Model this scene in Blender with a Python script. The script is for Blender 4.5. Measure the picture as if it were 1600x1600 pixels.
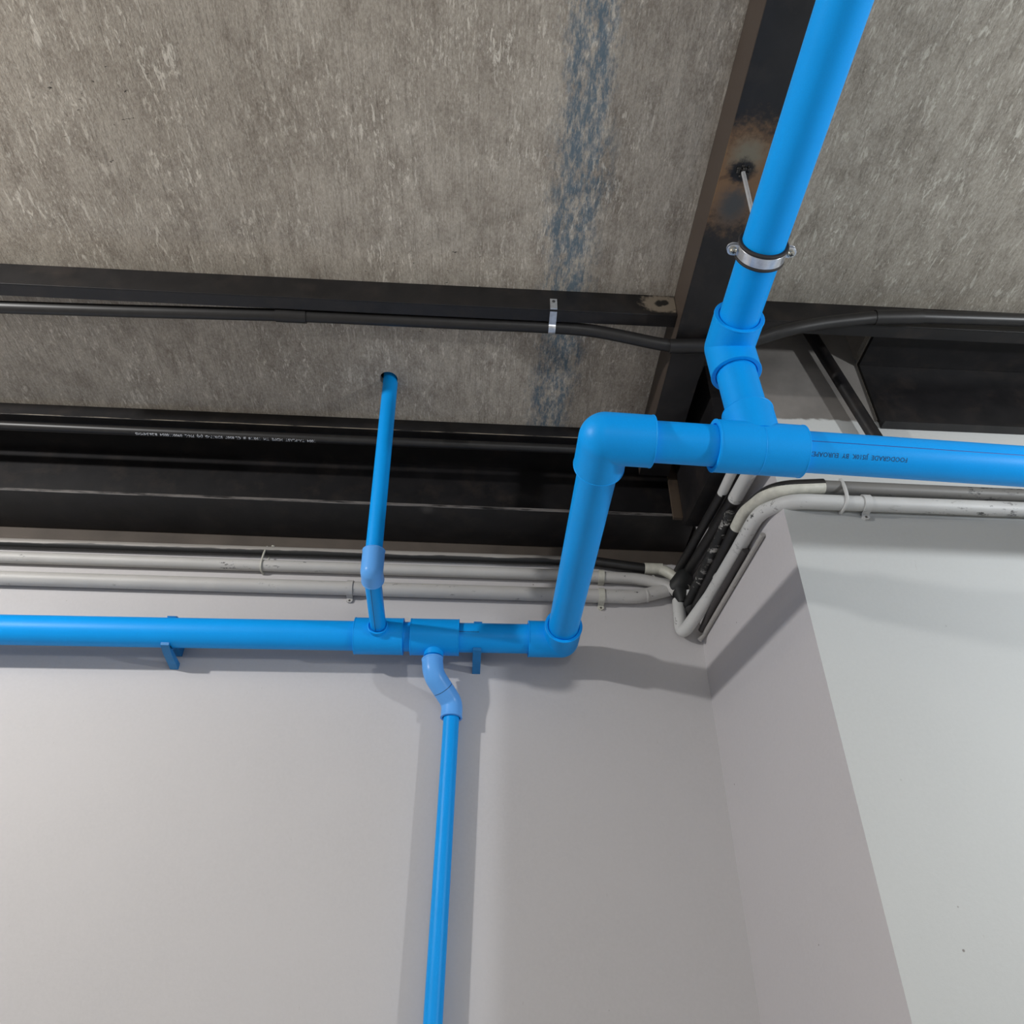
import bpy, bmesh, math, random
from mathutils import Vector, Matrix
random.seed(7)
for o in list(bpy.data.objects):
    bpy.data.objects.remove(o)
SC = bpy.context.scene
COL = SC.collection
# ------------------------------------------------------------------ camera (origin = the lens, floor 1.6 m below)
RIGHT = Vector((0.9986093361, -0.0519205769, 0.0091459010))
UP = Vector((-0.0391590773, -0.6143429218, 0.7880668379))
FWD = Vector((0.0352981654, 0.7873290470, 0.6155217391))
FPX = 1271.03
cam_d = bpy.data.cameras.new('camera')
cam = bpy.data.objects.new('camera', cam_d); COL.objects.link(cam)
m = Matrix.Identity(4)
for i in range(3):
    m[i][0] = RIGHT[i]; m[i][1] = UP[i]; m[i][2] = -FWD[i]
cam.matrix_world = m
cam_d.sensor_width = 36; cam_d.lens = FPX * 36 / 1600; cam_d.clip_start = .02; cam_d.clip_end = 60
SC.camera = cam
# ------------------------------------------------------------------ world, lamps, fill light, exposure
w = bpy.data.worlds.new('world'); SC.world = w; w.use_nodes = True
bg = w.node_tree.nodes['Background']
bg.inputs[0].default_value = (1.0, 0.975, 0.95, 1); bg.inputs[1].default_value = 0.225
def lamp(name, loc, power, rad, col):
    l = bpy.data.lights.new(name, 'POINT'); l.energy = power; l.shadow_soft_size = rad; l.color = col
    o = bpy.data.objects.new(name, l); o.location = loc; COL.objects.link(o); return o
lamp('lamp_west', (-3.25, 0.12, 2.07), 242, .07, (1.0, .985, .96))
lamp('lamp_east', (2.98, 0.3, 1.15), 104, .07, (.93, .97, 1.0))
lamp('fill_south', (0.5, -1.7, 0.7), 34, .4, (.98, 1.0, 1.0))  # unseen soft fill added behind the camera to lift the front pipes
SC.view_settings.view_transform = 'Standard'
SC.view_settings.look = 'None'
SC.view_settings.exposure = 0.45
SC.view_settings.gamma = 1
SC.view_settings.use_curve_mapping = False

def at(x, y, X=None, Y=None, Z=None):
    """the point of the place seen at photo pixel (x, y) on the plane X=, Y= or Z="""
    d = RIGHT * ((x - 800) / FPX) + UP * ((800 - y) / FPX) + FWD
    if X is not None: return d * (X / d.x)
    if Y is not None: return d * (Y / d.y)
    return d * (Z / d.z)

# ------------------------------------------------------------------ materials
def nt(name):
    mt = bpy.data.materials.new(name); mt.use_nodes = True
    t = mt.node_tree; b = t.nodes['Principled BSDF']
    return mt, t, b
def N(t, typ, **k):
    n = t.nodes.new(typ)
    for a, v in k.items(): setattr(n, a, v)
    return n
def L(t, a, b): t.links.new(a, b)
def val(t, v, node_in): node_in.default_value = v
def noise(t, vec, scale, detail=4, rough=.55, dist=0):
    n = N(t, 'ShaderNodeTexNoise'); n.inputs['Scale'].default_value = scale
    n.inputs['Detail'].default_value = detail; n.inputs['Roughness'].default_value = rough
    n.inputs['Distortion'].default_value = dist
    if vec is not None: L(t, vec, n.inputs['Vector'])
    return n.outputs['Fac']
def mapping(t, sc, rot=(0, 0, 0), loc=(0, 0, 0), src='Object'):
    tc = N(t, 'ShaderNodeTexCoord'); mp = N(t, 'ShaderNodeMapping')
    mp.inputs['Scale'].default_value = sc; mp.inputs['Rotation'].default_value = rot; mp.inputs['Location'].default_value = loc
    L(t, tc.outputs[src], mp.inputs['Vector']); return mp.outputs[0]
def ramp(t, fac, stops):
    r = N(t, 'ShaderNodeValToRGB'); e = r.color_ramp.elements
    while len(e) < len(stops): e.new(.5)
    for i, (p, c) in enumerate(stops):
        e[i].position = p; e[i].color = (c, c, c, 1) if isinstance(c, (int, float)) else (*c, 1)
    L(t, fac, r.inputs[0]); return r.outputs[0]
def mix(t, fac, a, b, mode='MIX'):
    n = N(t, 'ShaderNodeMix', data_type='RGBA', blend_type=mode)
    if isinstance(fac, (int, float)): n.inputs[0].default_value = fac
    else: L(t, fac, n.inputs[0])
    for s, v in ((6, a), (7, b)):
        if isinstance(v, tuple): n.inputs[s].default_value = (*v, 1)
        else: L(t, v, n.inputs[s])
    return n.outputs[2]
def mth(t, op, a, b=None, clamp=False):
    n = N(t, 'ShaderNodeMath', operation=op); n.use_clamp = clamp
    for i, v in enumerate((a, b)):
        if v is None: continue
        if isinstance(v, (int, float)): n.inputs[i].default_value = v
        else: L(t, v, n.inputs[i])
    return n.outputs[0]
def xyz(t):
    tc = N(t, 'ShaderNodeTexCoord'); s = N(t, 'ShaderNodeSeparateXYZ'); L(t, tc.outputs['Object'], s.inputs[0]); return s.outputs
def smooth(t, v, a, b, lo=0., hi=1.):
    n = N(t, 'ShaderNodeMapRange', interpolation_type='SMOOTHSTEP')
    L(t, v, n.inputs[0]); n.inputs[1].default_value = a; n.inputs[2].default_value = b
    n.inputs[3].default_value = lo; n.inputs[4].default_value = hi; return n.outputs[0]
def bump(t, b, h, strength, dist=.01):
    n = N(t, 'ShaderNodeBump'); n.inputs['Strength'].default_value = strength; n.inputs['Distance'].default_value = dist
    L(t, h, n.inputs['Height']); L(t, n.outputs[0], b.inputs['Normal'])

def m_plain(name, col, rough=.5, metal=0, var=.08, scale=30):
    mt, t, b = nt(name)
    v = noise(t, mapping(t, (1, 1, 1)), scale)
    c2 = tuple(max(0, c * (1 - var * 2)) for c in col)
    L(t, mix(t, ramp(t, v, [(.35, 0.), (.65, 1.)]), c2, col), b.inputs['Base Color'])
    b.inputs['Roughness'].default_value = rough; b.inputs['Metallic'].default_value = metal
    return mt
def m_pvc(name, col, rough=.42):
    mt, t, b = nt(name)
    v = noise(t, mapping(t, (1, 1, 1)), 9, 3)
    v2 = noise(t, mapping(t, (1, 1, 1)), 420, 2)
    c = mix(t, ramp(t, v, [(.3, 0.), (.7, 1.)]), tuple(x * .93 for x in col), col)
    c = mix(t, ramp(t, v2, [(.3, 0.), (.7, 1.)]), tuple(x * .9 for x in col), c)
    L(t, c, b.inputs['Base Color']); b.inputs['Roughness'].default_value = rough
    b.inputs['Specular IOR Level'].default_value = .2
    bump(t, b, v2, .05, .001)
    return mt
def m_wall(name, base, upper_z=None, upper_col=(.085, .068, .055)):
    mt, t, b = nt(name)
    big = noise(t, mapping(t, (1, 1, 1)), 2.2, 4)
    fine = noise(t, mapping(t, (1, 1, 1)), 90, 6, .7)
    c = mix(t, ramp(t, big, [(.3, 0.), (.7, 1.)]), tuple(x * .95 for x in base), base)
    c = mix(t, ramp(t, fine, [(.3, 0.), (.8, 1.)]), c, tuple(min(1, x * 1.03) for x in base))
    vo = N(t, 'ShaderNodeTexVoronoi'); vo.inputs['Scale'].default_value = 9; L(t, mapping(t, (1, 1, 1)), vo.inputs['Vector'])
    sp = ramp(t, vo.outputs['Distance'], [(.022, 1.), (.035, 0.)])
    gate = ramp(t, noise(t, mapping(t, (1, 1, 1)), 1.7, 3), [(.5, 0.), (.56, 1.)])
    c = mix(t, mth(t, 'MULTIPLY', sp, gate), c, (.16, .14, .13))
    sc = noise(t, mapping(t, (60, 60, 14), (.3, .2, 0)), 1, 5, .7)
    c = mix(t, mth(t, 'MULTIPLY', ramp(t, sc, [(.70, 0.), (.74, 1.)]), .5), c, (.34, .31, .29))
    if upper_z is not None:
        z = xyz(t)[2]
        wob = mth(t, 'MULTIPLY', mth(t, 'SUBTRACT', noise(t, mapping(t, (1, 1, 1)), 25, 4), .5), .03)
        c = mix(t, smooth(t, mth(t, 'ADD', z, wob), upper_z, upper_z + .012), c, mix(t, ramp(t, noise(t, mapping(t, (1, 1, 1)), 5, 5), [(.35, 0.), (.65, 1.)]), tuple(x * .7 for x in upper_col), upper_col))
    L(t, c, b.inputs['Base Color']); b.inputs['Roughness'].default_value = .62
    bump(t, b, noise(t, mapping(t, (1, 1, 1)), 55, 6, .7), .12, .004)
    return mt

PVC = m_pvc('pvc_blue', (.002, .355, .95))
PVC_L = m_pvc('pvc_light_blue', (.13, .42, .95), .3)
PVC_D = m_plain('pvc_clip_blue', (.003, .20, .52), .45)
INK = m_plain('ink_blue', (.003, .045, .30), .5)
INK_DK = m_plain('ink_dark', (.004, .035, .12), .5)
INK_W = m_plain('ink_white', (.85, .87, .92), .5)
GAP = m_plain('joint_gap', (.002, .06, .26), .7)
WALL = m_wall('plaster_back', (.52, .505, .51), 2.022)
WALL_S = m_wall('plaster_return', (.52, .50, .51))
WALL_F = m_wall('plaster_column', (.52, .53, .52), 2.125, (.24, .222, .205))  # column plaster turns mottled grey-brown above the given height
RUBBER = m_plain('rubber', (.022, .019, .02), .7)
ZINC = m_plain('zinc', (.78, .80, .84), .28, .75, .1, 60)
BLACKPVC = m_plain('black_conduit', (.016, .015, .015), .42, 0, .15)
CREAM = m_plain('cream_pvc', (.58, .57, .50), .45, 0, .08, 40)
FLOOR = m_plain('floor_concrete', (.50, .485, .46), .7, 0, .1, 4)
DARKSLAB = m_plain('dark_slab', (.07, .062, .055), .9)

def m_steel(name, spots=(), edge=None, brown=0.0):
    """black painted steel; spots = (centre, radius, colour) burns or bare patches; edge = list of (axis value tests) for scuffed arrises"""
    mt, t, b = nt(name)
    c = mix(t, ramp(t, noise(t, mapping(t, (1, 1, 1)), 12, 5), [(.35, 0.), (.7, 1.)]), (.0055, .0052, .006), (.011, .0100, .011))
    br = ramp(t, noise(t, mapping(t, (3, 3, 3)), 3, 5, .7), [(.50 - brown * .2, 0.), (.72 - brown * .2, 1.)])
    c = mix(t, mth(t, 'MULTIPLY', br, .35 + brown), c, (.045, .033, .026))
    dust = ramp(t, noise(t, mapping(t, (1, 1, 1)), 120, 3, .6), [(.72, 0.), (.78, 1.)])
    c = mix(t, mth(t, 'MULTIPLY', dust, .25), c, (.09, .08, .07))
    tc = N(t, 'ShaderNodeTexCoord')
    for (ctr, rad, soft, colr, stretch) in spots:
        mp = N(t, 'ShaderNodeMapping', vector_type='POINT'); sx, sy, sz = stretch
        mp.inputs['Scale'].default_value = stretch
        mp.inputs['Location'].default_value = (-ctr[0] * sx, -ctr[1] * sy, -ctr[2] * sz)
        L(t, tc.outputs['Object'], mp.inputs[0])
        ln = N(t, 'ShaderNodeVectorMath', operation='LENGTH'); L(t, mp.outputs[0], ln.inputs[0])
        wob = mth(t, 'MULTIPLY', mth(t, 'SUBTRACT', noise(t, mapping(t, (1, 1, 1)), 45, 5, .7), .5), rad * 1.3)
        f = smooth(t, mth(t, 'ADD', ln.outputs['Value'], wob), rad - soft, rad + soft, 1., 0.)
        c = mix(t, f, c, colr)
    if edge is not None:
        ax, v0, wdt, colr = edge
        s = xyz(t)[ax]
        f = mth(t, 'LESS_THAN', mth(t, 'ABSOLUTE', mth(t, 'SUBTRACT', s, v0)), wdt)
        g = ramp(t, noise(t, mapping(t, (6, 60, 60)), 1.2, 5, .7), [(.38, 0.), (.55, 1.)])
        c = mix(t, mth(t, 'MULTIPLY', f, g), c, colr)
    L(t, c, b.inputs['Base Color']); b.inputs['Roughness'].default_value = .45
    bump(t, b, noise(t, mapping(t, (1, 1, 1)), 60, 4), .08, .003)
    return mt

def m_painted_conduit(name, base=(.50, .49, .475), wear=.5, dark=(.03, .03, .03)):
    mt, t, b = nt(name)
    c = mix(t, ramp(t, noise(t, mapping(t, (1, 1, 1)), 7, 4), [(.3, 0.), (.7, 1.)]), tuple(x * .9 for x in base), base)
    chips = ramp(t, noise(t, mapping(t, (16, 40, 40)), 1, 6, .75), [(.66 - .10 * wear, 0.), (.68 - .10 * wear, 1.)])
    gate = ramp(t, noise(t, mapping(t, (1, 1, 1)), 3.5, 3), [(.5, 0.), (.6, 1.)])
    c = mix(t, mth(t, 'MULTIPLY', chips, gate), c, dark)
    L(t, c, b.inputs['Base Color']); b.inputs['Roughness'].default_value = .5
    bump(t, b, noise(t, mapping(t, (1, 1, 1)), 80, 4), .15, .003)
    return mt
WHITE = m_painted_conduit('white_painted_conduit')
WHITE2 = m_painted_conduit('white_flaking_conduit', (.56, .56, .55), .9)
GREYC = m_painted_conduit('grey_stained_conduit', (.17, .165, .155), 1.0)
def m_halfpaint():
    """black conduit whose upper side carries grey overspray"""
    mt, t, b = nt('half_painted_conduit')
    tc = N(t, 'ShaderNodeTexCoord'); s = N(t, 'ShaderNodeSeparateXYZ'); L(t, tc.outputs['Normal'], s.inputs[0])
    a = mth(t, 'ADD', mth(t, 'MULTIPLY', s.outputs[2], 1.0), mth(t, 'MULTIPLY', mth(t, 'SUBTRACT', noise(t, mapping(t, (4, 30, 30)), 1, 4), .5), 1.3))
    f = smooth(t, a, -.42, -.20)
    c = mix(t, f, (.012, .012, .012), (.30, .28, .26))
    L(t, c, b.inputs['Base Color']); b.inputs['Roughness'].default_value = .5
    return mt
HALF = m_halfpaint()

def m_ceiling():
    mt, t, b = nt('cement_board')
    # object space == place space: metres
    base = mix(t, ramp(t, noise(t, mapping(t, (1, .6, 1)), 2.6, 5, .6), [(.32, 0.), (.68, 1.)]), (.36, .315, .262), (.50, .45, .385))
    pat = noise(t, mapping(t, (1, .5, 1)), 14, 6, .65)
    base = mix(t, mth(t, 'MULTIPLY', ramp(t, pat, [(.35, 1.), (.55, 0.)]), .6), base, (.18, .145, .115))
    hair = noise(t, mapping(t, (190, 7, 1)), 1, 4, .65)
    base = mix(t, mth(t, 'MULTIPLY', ramp(t, hair, [(.30, 1.), (.5, 0.)]), .55), base, (.13, .105, .085))
    gr = noise(t, mapping(t, (1, .45, 1)), 210, 3, .7)
    base = mix(t, .26, base, mix(t, ramp(t, gr, [(.38, 0.), (.62, 1.)]), (.18, .155, .125), (.66, .61, .53)))
    # pale flecks, long along the board
    gate = ramp(t, noise(t, mapping(t, (1, .8, 1)), 4.5, 4), [(.36, .2), (.62, 1.)])
    for (sx, sy, rot, lo, hi, k, colr) in ((70, 17, .07, .57, .64, .72, (.80, .75, .66)), (34, 9, .05, .61, .66, .62, (.78, .73, .64)), (150, 40, .1, .57, .66, .6, (.80, .75, .66)), (60, 20, .02, .60, .70, .6, (.15, .125, .10))):
        fk = noise(t, mapping(t, (sx, sy, 1), (0, 0, rot), (sx * .3, 2, 0)), 1, 6, .68, .5)
        base = mix(t, mth(t, 'MULTIPLY', mth(t, 'MULTIPLY', ramp(t, fk, [(lo, 0.), (hi, 1.)]), gate), k), base, colr)
    # the ceiling east of the cross beam is toned darker, slightly less red
    east = mth(t, 'GREATER_THAN', xyz(t)[0], .73)
    base = mix(t, east, base, mix(t, 1., base, (.74, .76, .76), 'MULTIPLY'))
    # blue paint rubbed along a band
    o = xyz(t)
    wob = mth(t, 'MULTIPLY', mth(t, 'SUBTRACT', noise(t, mapping(t, (1, 1, 1)), 4, 3), .5), .16)
    d = mth(t, 'ABSOLUTE', mth(t, 'ADD', mth(t, 'SUBTRACT', o[0], .262), wob))
    band = smooth(t, d, .04, .15, 1., 0.)
    bl = noise(t, mapping(t, (52, 15, 1), (0, 0, .02)), 1, 8, .8)
    f = mth(t, 'MULTIPLY', ramp(t, mth(t, 'ADD', bl, mth(t, 'MULTIPLY', band, .12)), [(.54, 0.), (.68, 1.)]), band)
    base = mix(t, mth(t, 'MULTIPLY', f, .8), base, (.055, .115, .17))
    # a few dark scratches
    sc = noise(t, mapping(t, (30, 70, 1), (0, 0, .9)), 1, 4, .6)
    g2 = ramp(t, noise(t, mapping(t, (1, 1, 1), (0, 0, 0), (3, 1, 0)), 1.6, 2), [(.60, 0.), (.64, 1.)])
    base = mix(t, mth(t, 'MULTIPLY', ramp(t, sc, [(.68, 0.), (.71, 1.)]), g2), base, (.05, .045, .04))
    L(t, base, b.inputs['Base Color']); b.inputs['Roughness'].default_value = .75
    b.inputs['Specular IOR Level'].default_value = .3
    bump(t, b, mth(t, 'ADD', gr, mth(t, 'MULTIPLY', pat, .6)), .25, .004)
    return mt
CEIL = m_ceiling()

# ------------------------------------------------------------------ mesh helpers
class MB:
    def __init__(s): s.v = []; s.f = []; s.m = []
    def add(s, vs, fs, mi=0):
        k = len(s.v); s.v += [tuple(v) for v in vs]; s.f += [tuple(i + k for i in f) for f in fs]; s.m += [mi] * len(fs); return s
    def box(s, lo, hi, mi=0):
        x0, y0, z0 = lo; x1, y1, z1 = hi
        vs = [(x0, y0, z0), (x1, y0, z0), (x1, y1, z0), (x0, y1, z0), (x0, y0, z1), (x1, y0, z1), (x1, y1, z1), (x0, y1, z1)]
        return s.add(vs, [(0, 3, 2, 1), (4, 5, 6, 7), (0, 1, 5, 4), (1, 2, 6, 5), (2, 3, 7, 6), (3, 0, 4, 7)], mi)
    def rings(s, cs, ts, rs, seg=48, mi=0, caps=(True, True), ref=None):
        """circles of radius rs[i] at cs[i] square to ts[i], joined into a skin"""
        ref = Vector(ref) if ref else None
        t0 = Vector(ts[0]).normalized()
        if ref is None: ref = Vector((0, 0, 1)) if abs(t0.z) < .9 else Vector((1, 0, 0))
        u = (ref - t0 * ref.dot(t0)).normalized()
        vs = []
        for c, tt, r in zip(cs, ts, rs):
            tt = Vector(tt).normalized(); u = (u - tt * u.dot(tt)).normalized(); v = tt.cross(u)
            for k in range(seg):
                a = 2 * math.pi * k / seg; vs.append(Vector(c) + (u * math.cos(a) + v * math.sin(a)) * r)
        fs = []
        for i in range(len(cs) - 1):
            for k in range(seg):
                a = i * seg + k; b_ = i * seg + (k + 1) % seg
                fs.append((a, b_, b_ + seg, a + seg))
        if caps[0]: fs.append(tuple(reversed(range(seg))))
        if caps[1]: n = (len(cs) - 1) * seg; fs.append(tuple(range(n, n + seg)))
        return s.add(vs, fs, mi)
    def lathe(s, p, d, prof, seg=48, mi=0, caps=(True, True)):
        p = Vector(p); d = Vector(d).normalized()
        return s.rings([p + d * t for t, r in prof], [d] * len(prof), [r for t, r in prof], seg, mi, caps)
    def tube(s, pts, r, seg=32, mi=0, caps=(True, True)):
        pts = [Vector(p) for p in pts]; ts = []
        for i in range(len(pts)):
            a = pts[max(0, i - 1)]; b_ = pts[min(len(pts) - 1, i + 1)]; ts.append(b_ - a)
        rs = r if isinstance(r, list) else [r] * len(pts)
        return s.rings(pts, ts, rs, seg, mi, caps)
    def sphere(s, c, r, seg=48, mi=0):
        c = Vector(c); n = seg // 2; vs = [c + Vector((0, 0, r))]; fs = []
        for i in range(1, n):
            a = math.pi * i / n
            for k in range(seg):
                b_ = 2 * math.pi * k / seg; vs.append(c + Vector((math.sin(a) * math.cos(b_), math.sin(a) * math.sin(b_), math.cos(a))) * r)
        vs.append(c - Vector((0, 0, r))); l = len(vs) - 1
        for k in range(seg): fs.append((0, 1 + k, 1 + (k + 1) % seg)); fs.append((l, 1 + (n - 2) * seg + (k + 1) % seg, 1 + (n - 2) * seg + k))
        for i in range(n - 2):
            for k in range(seg):
                a = 1 + i * seg + k; b_ = 1 + i * seg + (k + 1) % seg; fs.append((a, a + seg, b_ + seg, b_))
        return s.add(vs, fs, mi)
    def prism(s, poly, ax, a, b_, mi=0):
        """poly of 2-D points extruded along axis ax from a to b_"""
        def P(p, t):
            q = [0, 0, 0]; i, j = [(1, 2), (0, 2), (0, 1)][ax]; q[i], q[j], q[ax] = p[0], p[1], t; return q
        n = len(poly); vs = [P(p, a) for p in poly] + [P(p, b_) for p in poly]
        fs = [tuple(range(n)), tuple(reversed(range(n, 2 * n)))] + [(i, i + n, (i + 1) % n + n, (i + 1) % n) for i in range(n)]
        return s.add(vs, fs, mi)
    def build(s, name, mats, parent=None, bevel=0, angle=34):
        me = bpy.data.meshes.new(name); me.from_pydata(s.v, [], s.f)
        for mt in (mats if isinstance(mats, (list, tuple)) else [mats]): me.materials.append(mt)
        me.polygons.foreach_set('material_index', s.m)
        bm = bmesh.new(); bm.from_mesh(me); bmesh.ops.recalc_face_normals(bm, faces=bm.faces); bm.to_mesh(me); bm.free()
        me.shade_smooth(); me.set_sharp_from_angle(angle=math.radians(angle))
        o = bpy.data.objects.new(name, me); COL.objects.link(o)
        if bevel:
            md = o.modifiers.new('bevel', 'BEVEL'); md.width = bevel; md.segments = 2; md.limit_method = 'ANGLE'; md.angle_limit = math.radians(40)
        if parent is not None: put(o, parent)
        return o
def put(o, parent):
    o.parent = parent; o.matrix_parent_inverse = Matrix.Translation(-parent_world(parent))
def parent_world(p):
    v = Vector(p.location)
    return v
def tag(o, label, cat, group=None):
    o['label'] = label; o['category'] = cat
    if group: o['group'] = group
    return o
def thing(name, label, cat, loc, group=None):
    o = bpy.data.objects.new(name, None); COL.objects.link(o); o.location = loc; o.empty_display_size = .05
    return tag(o, label, cat, group)
def structure(o): o['kind'] = 'structure'; return o
def bez(a, c, b_, n=10): return [Vector(a) * (1 - t) ** 2 + Vector(c) * 2 * t * (1 - t) + Vector(b_) * t * t for t in [i / n for i in range(n + 1)]]
def fillet(pts, rad, n=8):
    """polyline with its inner corners rounded"""
    pts = [Vector(p) for p in pts]; out = [pts[0]]
    rr = rad if isinstance(rad, list) else [rad] * len(pts)
    for i in range(1, len(pts) - 1):
        p = pts[i]; a = (pts[i - 1] - p); b_ = (pts[i + 1] - p)
        q = min(rr[i], a.length * .49, b_.length * .49)
        out += bez(p + a.normalized() * q, p, p + b_.normalized() * q, n)
    out.append(pts[-1]); return out
def densify(pts, step=.05):
    out = [Vector(pts[0])]
    for a, b_ in zip(pts, pts[1:]):
        a = Vector(a); b_ = Vector(b_); n = max(1, int((b_ - a).length / step))
        for i in range(1, n + 1): out.append(a.lerp(b_, i / n))
    return out

# ------------------------------------------------------------------ the setting
ZC = 2.45; YW = 2.93; YC = 2.10; XC0 = .924; XC1 = 1.008; ZTOP = 2.95
structure(MB().box((-3.4, YW, -1.6), (XC0, YW + .12, ZTOP)).build('wall_back', WALL))
structure(MB().prism([(XC0, YW), (XC1, YC), (XC1 + .12, YC + .02), (XC0 + .12, YW + .12), (XC0, YW + .12)], 2, -1.6, ZTOP).build('wall_return', WALL_S))
XR = 1.447
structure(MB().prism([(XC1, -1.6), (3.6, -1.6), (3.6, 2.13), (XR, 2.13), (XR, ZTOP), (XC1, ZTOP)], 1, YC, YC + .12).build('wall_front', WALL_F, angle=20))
structure(MB().box((-3.4, -3.0, -1.66), (3.6, 3.1, -1.6)).build('floor', FLOOR))
def ceiling():
    bm = bmesh.new()
    HX, HY, HR = -.404, 2.29, .036
    outer = [(-3.4, -1.6), (3.6, -1.6), (3.6, 1.868), (3.6, 2.4), (XR, 2.4), (XR, 1.868), (.80, 1.868), (.80, 2.4), (.80, YW), (-3.4, YW)]
    inner = [(HX + HR * math.cos(a * math.pi / 16), HY + HR * math.sin(a * math.pi / 16) * 1.05) for a in range(32)]
    top = []
    for z in (ZC, ZC + .03):
        es = []; loops = []
        for lp in (outer, inner):
            vs = [bm.verts.new((x, y, z)) for x, y in lp]; loops.append(vs)
            for i in range(len(vs)): es.append(bm.edges.new((vs[i], vs[(i + 1) % len(vs)])))
        bmesh.ops.triangle_fill(bm, use_beauty=True, edges=es)
        top.append(loops)
    for lo, hi in zip(top[0], top[1]):
        for i in range(len(lo)):
            j = (i + 1) % len(lo); bm.faces.new((lo[i], lo[j], hi[j], hi[i]))
    bmesh.ops.recalc_face_normals(bm, faces=bm.faces)
    me = bpy.data.meshes.new('ceiling'); bm.to_mesh(me); bm.free(); me.materials.append(CEIL)
    o = bpy.data.objects.new('ceiling', me); COL.objects.link(o); structure(o)
ceiling()
structure(MB().box((-3.4, -1.6, ZTOP), (3.6, 3.1, ZTOP + .05)).build('cover_slab', DARKSLAB))  # unseen slab added over the ceiling void to keep light out

# ------------------------------------------------------------------ steelwork
# deep beam along the back wall
ZB = 2.10
t = thing('wall_beam', 'deep black steel beam running along the top of the back wall', 'steel beam', (-.9, 2.80, ZB))
ST_B = m_steel('steel_wall_beam', [((-.235, 2.69, ZB + .0), .022, .02, (.06, .055, .05), (1, 1, .3))], (1, 2.672, .0035, (.13, .12, .115)))
ST = m_steel('steel_black')
x0b, x1b = -3.35, .90
MB().box((x0b, 2.672, ZB), (x1b, 2.925, ZB + .014)).build('bottom_flange', ST_B, t, .0012)
MB().box((x0b, 2.79, ZB + .014), (x1b, 2.802, ZC - .016)).build('web', ST, t)
MB().box((x0b, 2.63, ZC - .016), (x1b, 2.925, ZC - .002)).build('top_flange', ST, t)
# cross beam running towards the viewer
bx0, bx1, bz = .664, .790, 2.285
rod_top = at(1161, 268, Z=bz)
t = thing('cross_beam', 'black steel beam running out from the wall, with a burnt weld spot under it', 'steel beam', (.73, 1.0, bz))
BURN = m_steel('steel_burnt', [((rod_top.x - .005, rod_top.y + .02, bz), .12, .05, (.17, .095, .045), (1, .8, .4)),
                               ((rod_top.x, rod_top.y + .11, bz), .045, .03, (.05, .05, .05), (1, .8, .4)),
                               ((rod_top.x, rod_top.y - .05, bz), .045, .03, (.16, .14, .10), (1, 1, .4)),
                               ((rod_top.x - .005, rod_top.y + .0, bz), .038, .012, (.006, .005, .005), (1, 1.0, .4))])
FACE = m_steel('steel_side_brown', brown=.55)
MB().box((bx0, -1.5, bz), (bx1, 2.63, bz + .006)).build('bottom_flange', BURN, t, .001)
MB().box((bx0, -1.5, bz + .006), (bx0 + .006, 2.63, ZC - .006)).build('side_web', m_steel('steel_side_dirty', [((.66, 1.9, 2.40), .9, .5, (.055, .04, .031), (1, .35, 1))], brown=.6), t)
MB().box((bx1 - .006, -1.5, bz + .006), (bx1, 2.63, ZC - .006)).build('side_web', FACE, t)
MB().box((bx0 + .0005, -1.5, ZC - .006), (bx1 - .0005, 2.63, ZC - .001)).build('top_flange', FACE, t)
mb = MB(); rr = random.Random(3)
for k in range(26):
    a = rr.uniform(0, 6.28); q = rr.uniform(0, .02)
    mb.sphere((rod_top.x + q * math.cos(a), rod_top.y + q * math.sin(a), bz - .001), rr.uniform(.003, .007), 10)
mb.build('weld_bead', m_plain('weld', (.02, .018, .016), .5, .3), t)
# joists
BARE = (.20, .165, .125)
def joist(label, x0, x1, y0, y1, z0, mat):
    t = thing('ceiling_joist', label, 'joist', ((x0 + x1) / 2, y0, z0))
    MB().box((x0, y0, z0), (x1, y0 + .004, ZC - .001)).build('web', mat, t, .001)
    MB().box((x0, y0 + .004, z0), (x1, y1, z0 + .004)).build('lower_flange', mat, t)
    MB().box((x0, y0 + .004, ZC - .005), (x1, y1, ZC - .001)).build('upper_flange', mat, t)
    MB().box((x0, y1 - .004, z0 + .004), (x1, y1, z0 + .018)).build('lip', mat, t)
    return t
b1 = at(1030, 474, Y=1.82)
JM = m_steel('steel_joist_bare', [((.615, 1.82, 2.40), .052, .012, BARE, (.72, 1, 1.1)), ((b1.x + .02, 1.82, b1.z + .004), .016, .004, (.012, .011, .01), (1, 1, 1)),
                                  ((b1.x - .002, 1.82, b1.z), .014, .004, (.012, .011, .01), (1, 1, .8))])
joist('black steel joist across the ceiling board, bare beige patch at its welded end', -3.35, bx0 - .001, 1.82, 1.872, 2.338, JM)
joist('black steel joist behind the tall blue pipe, beyond the cross beam', bx1 + .001, 3.5, 1.82, 1.872, 2.338, ST)
joist('shallow black steel joist close in front of the deep wall beam', -3.35, bx0 - .001, 2.523, 2.575, 2.385, m_steel('steel_dusty_edge', (), (2, 2.3885, .0022, (.22, .19, .15))))
# beam over the column wall
t = thing('lintel_beam', 'black steel beam above the column wall behind the black cable', 'steel beam', (2.2, 2.09, 2.13))
MB().box((XR + .002, 2.085, 2.105), (3.5, 2.0985, ZC - .004)).build('web', ST, t)
MB().box((XR + .002, 1.880, ZC - .022), (3.5, 2.084, ZC - .006)).build('top_flange', ST, t)
MB().box((XR + .002, 2.060, 2.098), (3.5, 2.0985, 2.104)).build('lower_edge', m_steel('steel_pale_edge', (), (1, 2.045, .004, (.3, .29, .28))), t)
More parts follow.
